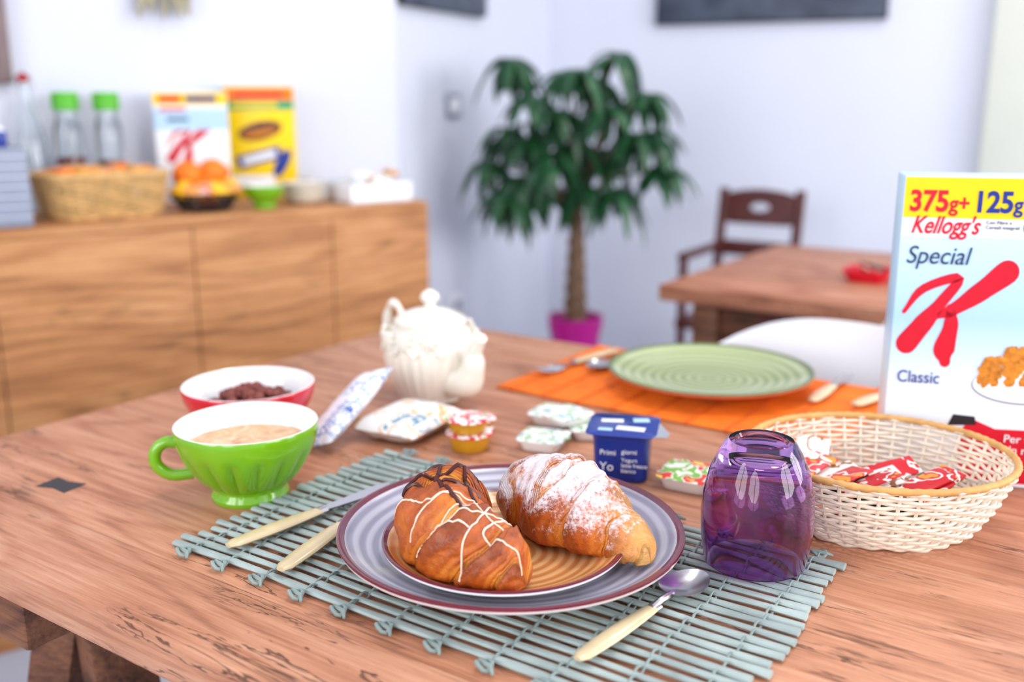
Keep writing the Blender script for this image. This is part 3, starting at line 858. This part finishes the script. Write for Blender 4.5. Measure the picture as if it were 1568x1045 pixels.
# ------------------------------------------------------------ green cup, red bowl
def facet(lo, hi, n, amp):
    def f(th, r, z):
        if z < lo or z > hi: return r
        k = math.sin(pi*(z-lo)/(hi-lo))**.6
        return r*(1-amp*k*(1-abs(math.cos(n*th/2))**.8)*1.0) if r > .03 else r
    return f
def cupprof(R, h, ft):
    out = [(0, .002), (ft-.004, .002), (ft-.003, 0), (ft, 0), (ft+.001, .004), (ft-.002, .010), (ft-.001, .013)]
    for i in range(1, 15):
        t = i/14; out.append((ft+(R-ft)*math.sin(t*pi/2)**.85, .013+(h-.013)*t**1.08))
    k = len(out)
    out += [(R-.0006, h+.0012), (R-.002, h+.0014), (R-.0035, h)]
    for i in range(1, 13):
        t = 1-i/12; out.append((((ft-.006)+(R-.0035-ft+.006)*math.sin(t*pi/2)**.85) if t > 0 else 0, .010+(h-.010)*t**1.08))
    return out, k
b = B(); R0, h0 = .0655, .0705
pr, k = cupprof(R0, h0, .035)
b.lathe(pr, M_green, 160, mod=facet(.012, .052, 16, .085), mats=[M_green]*(k)+[M_white]*(len(pr)-1-k))
b.lathe([(0, .0505), (.0575, .0505)], M_coffee, 64)
hp = catmull([(-.061, 0, .056), (-.073, 0, .057), (-.082, 0, .048), (-.081, 0, .035), (-.069, 0, .0255), (-.050, 0, .0255)], 24)
b.tube(hp, [.0056]*25, M_green, 12, flat=1.0)
b.done('coffee_cup', (-.246, .878, TZ+.0005), math.radians(12))
b = B(); pr, k = cupprof(.0705, .063, .036)
b.lathe(pr, M_red, 96, mats=[M_red]*(k)+[M_white]*(len(pr)-1-k), mod=facet(.012, .05, 16, .03))
for i in range(90):
    a = random.uniform(0, 6.28); r = .045*random.random()**.5
    b.sphere(random.uniform(.0045, .0062), (r*math.cos(a)+.002, r*math.sin(a), .034+.020*(1-(r/.055)**2)+random.uniform(-.004, .004)), M_ball, sub=2)
b.lathe([(0, .038), (.052, .036)], M_ball, 32)
b.done('cereal_bowl', (-.285, 1.036, TZ+.0005))

# ------------------------------------------------------------ teapot
b = B()
rib = lambda th, r, z: r*(1+.036*(abs(math.sin(th*13))-.5)*math.sin(pi*min(1, max(0, z/.085)))) if 0.005 < z < .085 else r
pr = [(0, .002), (.034, .002), (.036, 0), (.040, .001), (.041, .006), (.047, .018), (.054, .035), (.0575, .052), (.058, .066), (.055, .078), (.048, .088), (.043, .092), (.044, .0955), (.042, .098)]
b.lathe(pr, M_cream, 208, mod=rib)
b.lathe([(.0435, .0955), (.0455, .098), (.044, .101), (.034, .107), (.020, .112), (.010, .114), (.007, .116), (.0065, .119), (.011, .123), (.0125, .127), (.010, .132), (.004, .136), (0, .137)], M_cream, 56)
sp_ = catmull([(.045, 0, .028), (.066, 0, .032), (.077, 0, .053), (.079, 0, .073), (.090, 0, .091)], 22)
b.tube(sp_, interp([.020, .0195, .0145, .0105, .0085], 22), M_cream, 18)
hd = catmull([(-.050, 0, .082), (-.060, 0, .104), (-.076, 0, .108), (-.086, 0, .090), (-.083, 0, .060), (-.070, 0, .036), (-.052, 0, .030)], 30)
b.tube(hd, [.0050+.0012*math.sin(i*.9) for i in range(31)], M_cream, 12)
def rose(cx, cy, cz_, s):
    n = Vector((cx, cy, 0)).normalized(); tx = Vector((-n.y, n.x, 0)); up = Vector((0, 0, 1))
    for ring_, cnt, rr in ((0, 1, 0), (1, 5, .0048), (2, 7, .0088)):
        for k in range(cnt):
            a = 2*pi*k/cnt+ring_*.5
            p = Vector((cx, cy, cz_))+(tx*math.cos(a)+up*math.sin(a))*rr*s+n*(.003-.0012*ring_)
            b.sphere(.0040*s, tuple(p), M_cream, sc=(1, 1, 1.0), sub=2)
for th in (-.75, -1.3, -1.8, -2.35, .75, 1.4, 2.0, 2.6, -2.9):
    rose(.0555*math.cos(th), .0555*math.sin(th), .079+.004*math.sin(th*5), 1.0)
    b.tube(catmull([(.058*math.cos(th+.1), .058*math.sin(th+.1), .074), (.0605*math.cos(th+.25), .0605*math.sin(th+.25), .064), (.0595*math.cos(th+.38), .0595*math.sin(th+.38), .070)], 8), [.0016]*8+[.0006], M_cream, 6)
b.done('teapot', (-.101, 1.201, TZ+.0005), math.radians(-45), sharp=60)

# ------------------------------------------------------------ packets
b = B(); b.pillow(.050, .140, .018, M_bluepk)
p0 = Vector((-.205, .994, .012)); p1 = Vector((-.158, 1.102, .056)); d = (p1-p0).normalized()
o = b.done('wrapped_crackers', ((p0+p1)/2+Vector((0, 0, TZ))), sharp=60)
yax = d; xax = yax.cross(Vector((0, 0, 1))).normalized(); zax = xax.cross(yax)
Mx = Matrix((xax, yax, zax)).transposed().to_4x4(); o.rotation_euler = (Mx@RY(-.35)).to_euler()
b = B(); b.pillow(.085, .108, .026, M_toastpk)
b.done('wrapped_toast', (-.116, 1.062, TZ+.0145), math.radians(-28), sharp=60)

sq = lambda p: (lambda th, r, z: r/((abs(math.cos(th))**p+abs(math.sin(th))**p)**(1/p)))
def jamcup(name, loc, rz, body, lid, R=.0235, h=.017, p=2.0):
    b = B()
    b.lathe([(0, 0), (R*.80, 0), (R*.84, .001), (R*.95, h-.002), (R*1.06, h-.001), (R*1.06, h)], body, 48, mod=sq(p))
    b.lathe([(R*1.08, h), (R*1.09, h+.0006), (R*1.02, h+.0012), (R*.5, h+.0018), (0, h+.0018)], lid, 48, mod=sq(p))
    tb = R*1.02
    b.poly([(tb*.6, -.006), (tb*1.22, -.003), (tb*1.22, .004), (tb*.6, .007)], .0006, lid, T(0, 0, h+.0003))
    return b.done(name, loc, rz)
jamcup('jam_portion', (-.045, 1.008, TZ+.0005), .6, M_gold, M_jamlid)
jamcup('jam_portion', (-.047, 1.010, TZ+.0200), 1.6, M_gold, M_jamlid, .0225, .013)
jamcup('jam_portion', (-.042, 1.062, TZ+.0005), 2.2, M_gold, M_jamlid, .0225, .016)
jamcup('butter_portion', (.050, 1.098, TZ+.0005), -.5, M_white, M_lime, .0245, .012, 6)
jamcup('butter_portion', (.034, 1.012, TZ+.0005), -.35, M_white, M_lime, .0235, .012, 6)
jamcup('butter_portion', (.086, 1.050, TZ+.0005), .1, M_white, M_lime, .023, .012, 6)
jamcup('butter_portion', (.060, 1.058, TZ+.0150), -.9, M_white, M_lime, .023, .009, 6)
jamcup('jam_portion', (.172, .902, TZ+.0005), -.5, M_white, M_jamg, .0265, .013, 6)

b = B(); s6 = sq(6)
b.lathe([(0, 0), (.0245, 0), (.0262, .002), (.0278, .040), (.0292, .046), (.0300, .0475), (.0300, .049)], M_ybl, 64, mod=s6)
b.lathe([(.0345, .0492), (.0348, .0498), (.034, .0503), (0, .0506)], M_ybl, 64, mod=sq(9))
b.poly([(.012, -.033), (.044, -.030), (.046, -.018), (.034, .014), (.012, .033)], .0006, M_silver, T(0, 0, .0496))
for (x, y, w, l, a) in ((-.012, .010, .022, .010, .1), (.008, -.012, .028, .012, -.1), (-.016, -.018, .014, .008, 0), (.016, .016, .016, .012, .2)):
    b.box((w, l, .0004), (x, y, .0509), M_pwhite if (x*y) < 0 else M_plblue, R=RZ(a), bev=.0001)
yg = b.done('yogurt_cup', (.110, .934, TZ+.0005), math.radians(-12))
text('label_a', 'Primi', .0075, M_pwhite, yg, (-.020, -.0278, .028))
text('label_b', 'giorni', .0065, M_pwhite, yg, (.001, -.0278, .030))
text('label_c', 'Yogurt\nlatte fresco\nbianco', .0055, M_pwhite, yg, (.001, -.0278, .022))
text('label_d', 'Yo', .012, M_pwhite, yg, (-.020, -.0274, .012))

# ------------------------------------------------------------ wicker baskets
def wicker(rx, ry, bx, by, h, nring, nst, m, mr, p=2.0, sr=.0016, rr=.0036, gamma=.6):
    b = B()
    def R(th, z):
        f = max(0, min(1, z/h))**gamma
        k = 1/((abs(math.cos(th))**p+abs(math.sin(th))**p)**(1/p)) if p != 2 else 1
        return (bx+(rx-bx)*f)*math.cos(th)*k, (by+(ry-by)*f)*math.sin(th)*k
    amp = sr*1.1; N = nst*4
    for kx in range(nring):
        z = sr+(h-sr)*(kx/(nring-1)); pts = []
        for j in range(N):
            th = 2*pi*j/N; x, y = R(th, z); l = math.hypot(x, y); o = amp*math.cos(nst*th/2*1.0+pi*(kx % 2))
            zz = z+sr*.5*math.sin(th*7+kx)
            pts.append((x*(1+o/l), y*(1+o/l), zz))
        b.tube(pts, sr, m, 6, closed=True)
    for i in range(nst):
        th = 2*pi*(i)/nst; pts = []
        for k in range(9):
            z = h*k/8; x, y = R(th, z); pts.append((x, y, max(z, sr)))
        b.tube(pts, sr*.95, m, 6)
        x, y = R(th, 0); b.tube([(x, y, sr*1.1), (x*.05, y*.05, sr*1.1)], sr, m, 6)
    for q in range(1, 14):
        f = q/14; pts = []
        for j in range(N):
            th = 2*pi*j/N; x, y = R(th, 0)
            pts.append((x*f, y*f, sr*1.6+sr*.6*math.cos(nst*th/2+pi*(q % 2))))
        b.tube(pts, sr*1.2, m, 5, closed=True)
    pts = []; N2 = 360
    for j in range(N2):
        th = 2*pi*j/N2; x, y = R(th, h); pts.append((x, y, h+rr*.5))
    b.tube(pts, [rr*(1+.09*math.sin(j*2*pi/5)) for j in range(N2)], mr, 10, closed=True)
    pts = []
    for j in range(nst*4):
        th = 2*pi*j/(nst*4); x, y = R(th, 0); pts.append((x*1.01, y*1.01, sr*1.4))
    b.tube(pts, sr*1.4, m, 6, closed=True)
    return b
b = wicker(.109, .098, .070, .054, .066, 17, 44, M_wick, M_wickrim, rr=.0030)
for i in range(36):
    m = (M_teared, M_teadk, M_teaor, M_teadk, M_sugar, M_teared)[i % 6]
    x = -.066+.118*(i/35)+random.uniform(-.008, .008); y = random.uniform(-.020, .026)
    b.box((.024, .050, .0024), (x, y, .018+.0042*(i % 6)+.004), m, R=RZ(random.uniform(-1.35, -.6))@RX(random.uniform(.0, .35))@RY(random.uniform(-.35, .35)), bev=.001)
b.box((.036, .050, .003), (-.068, .034, .040), M_teared, R=RZ(.5)@RX(.8)@RY(.5), bev=.001)
b.box((.03, .05, .003), (-.050, .045, .036), M_sugar, R=RZ(-.2)@RX(.9)@RY(.2), bev=.001)
b.done('wicker_bread_basket', (.317, .814, TZ+.0006), math.radians(-10), weld=False)

b = wicker(.128, .085, .108, .070, .085, 15, 40, M_wicktan, M_wicktan, p=4, sr=.0026, rr=.006)
b.lathe([(0, .02), (.10, .02)], M_wicktan, 32, M=Matrix.Diagonal((1, .65, 1, 1)))
for i in range(12):
    b.pillow(.07, .09, .035, (M_bread, M_orange, M_bread, M_bread)[i % 4], T(-.085+.0155*i, random.uniform(-.02, .02), .080+random.uniform(0, .012))@RZ(random.uniform(-.8, .8)), 8)
b.done('wicker_basket', SB(.725, .135), SBA, weld=False)

b = B()
for z, r in ((.004, .05), (.015, .062), (.028, .070), (.040, .074)):
    b.tube([(r*math.cos(2*pi*k/32), r*math.sin(2*pi*k/32), z) for k in range(32)], .0035, M_black, 6, closed=True)
for k in range(18):
    a = 2*pi*k/18; b.tube([(.0, 0, .003), (.05*math.cos(a), .05*math.sin(a), .003), (.074*math.cos(a), .074*math.sin(a), .042)], .0028, M_black, 5)
M_lem = mk('lemon_peel', C(246, 190, 30), .45, bs=.3, bscale=200)
for (x, y, z, r, m) in ((-.028, .02, .075, .034, M_orange), (.030, .024, .078, .033, M_orange), (0, -.015, .04, .032, M_orange), (-.05, -.018, .046, .022, M_lem), (.05, -.02, .045, .024, M_lem), (.01, -.045, .046, .02, M_lem), (-.025, -.045, .044, .02, M_bread)):
    b.sphere(r, (x, y, z), m, sub=3)
for i in range(6):
    a = -2.8+i*.45; b.pillow(.04, .05, .014, (M_lem, M_bread, M_teaor)[i % 3], T(.062*math.cos(a), .062*math.sin(a), .05)@RZ(a)@RY(.5), 6)
b.done('fruit_basket', SB(.510, .115), SBA, weld=False)
b = B(); pr, k = cupprof(.046, .050, .026); b.lathe(pr, M_green, 64, mats=[M_green]*k+[M_white]*(len(pr)-1-k)); b.done('green_bowl', SB(.385, .080))
b = B()
for i in range(5):
    z = i*.0085; b.lathe([(0, z), (.03, z), (.034, z), (.055, z+.014), (.0555, z+.0155), (.053, z+.0155), (.032, z+.004), (0, z+.004)], M_cream, 48)
b.done('saucer_stack', SB(.264, .13))
b = B()
for i in range(6): b.box((.09, .07, .006), (0, 0, .004+i*.0064), M_plblue if i % 2 else M_pwhite, R=RZ(.04*i), bev=.002)
b.box((.09, .07, .004), (0, 0, .0425), M_bluepk, bev=.001)
b.done('napkin_stack', SB(.135, .30), SBA)
b = B(); w, l, h = .165, .12, .046; th = .005
b.box((w, l, th), (0, 0, th/2), M_plastic, bev=.001)
for s_ in (-1, 1):
    b.box((w, th, h), (0, s_*(l-th)/2, h/2), M_plastic, bev=.001); b.box((th, l-.011, h), (s_*(w-th)/2, 0, h/2), M_plastic, bev=.001)
for i in range(30):
    b.box((.034, .026, .014), (random.uniform(-.06, .055), random.uniform(-.035, .035), .02+.0016*i), (M_pwhite, M_lime, M_bluepk, M_cream, M_bread)[i % 5] if i > 4 else M_pwhite, R=RZ(random.uniform(0, 3))@RX(random.uniform(-.3, .3)), bev=.002)
b.done('portion_tray', SB(.112, .085), SBA+.02)
def juice(s, d, liq, level):
    b = B(); R = .030
    b.lathe([(0, 0), (R-.003, 0), (R, .004), (R, .16), (R-.003, .185), (R-.008, .20), (R-.007, .225)], M_glass, 48)
    b.lathe([(0, .003), (R-.003, .003), (R-.0025, .16), (R-.006, .185), (R-.010, .20), (R-.009, .225)], M_glass, 48)
    b.lathe([(0, .004), (R-.0035, .004), (R-.0035, level), (0, level)], liq, 40)
    b.lathe([(R-.004, .216), (R-.001, .218), (R-.001, .252), (R-.004, .256), (0, .256)], M_glid, 40)
    b.done('juice_bottle', SB(s, d))
juice(.735, .335, M_redliq, .115); juice(.648, .335, M_amber, .105)
b = B()
b.lathe([(0, 0), (.036, 0), (.038, .005), (.038, .12), (.030, .17), (.016, .22), (.0125, .25), (.0125, .268), (.0145, .27), (.0145, .278), (.010, .278)], M_glass, 48)
b.lathe([(0, .005), (.035, .006), (.0355, .12), (.0275, .17), (.0135, .22), (.010, .25), (.010, .278)], M_glass, 48)
b.lathe([(.009, .276), (.012, .281), (.013, .288), (.009, .295), (0, .297)], M_redliq, 24)
b.tube([(.014, 0, .255), (.022, 0, .27), (.016, 0, .288), (0, 0, .298), (-.016, 0, .288), (-.022, 0, .27), (-.014, 0, .255)], .0014, M_steel, 6)
b.done('swing_top_bottle', SB(.815, .34))
b = B(); b.box((.15, .13, .15), (0, 0, .075), M_grey, bev=.004)
for i in range(7): b.box((.1505, .1305, .0015), (0, 0, .02+i*.019), M_plastic, bev=.0003)
b.done('grey_storage_box', SB(.960, .072), SBA)
b = B(); b.box((.05, .05, .03), (0, 0, .015), M_pblue, bev=.002); b.poly([(-.025, 0), (.025, 0), (0, .018)], .05, M_pwhite, T(0, .025, .03)@RX(pi/2)); b.done('milk_carton', (SB(.935, .065)[0], SB(.935, .065)[1], SZ+.152), SBA)

# ------------------------------------------------------------ world & camera
w = bpy.data.worlds.new('World'); scene.world = w; w.use_nodes = True
bg = w.node_tree.nodes['Background']; bg.inputs[0].default_value = (.72, .82, 1.0, 1); bg.inputs[1].default_value = 1.3
cam = bpy.data.cameras.new('Camera'); co = bpy.data.objects.new('Camera', cam); COL.objects.link(co)
cam.lens = 35; cam.sensor_width = 36; co.location = (0, 0, 1.11); co.rotation_euler = (math.radians(90-13.5), 0, 0)
cam.dof.use_dof = True; cam.dof.focus_distance = .765; cam.dof.aperture_fstop = 3.0; cam.clip_start = .02
scene.camera = co
scene.view_settings.view_transform = 'Standard'
scene.view_settings.exposure = 0.0
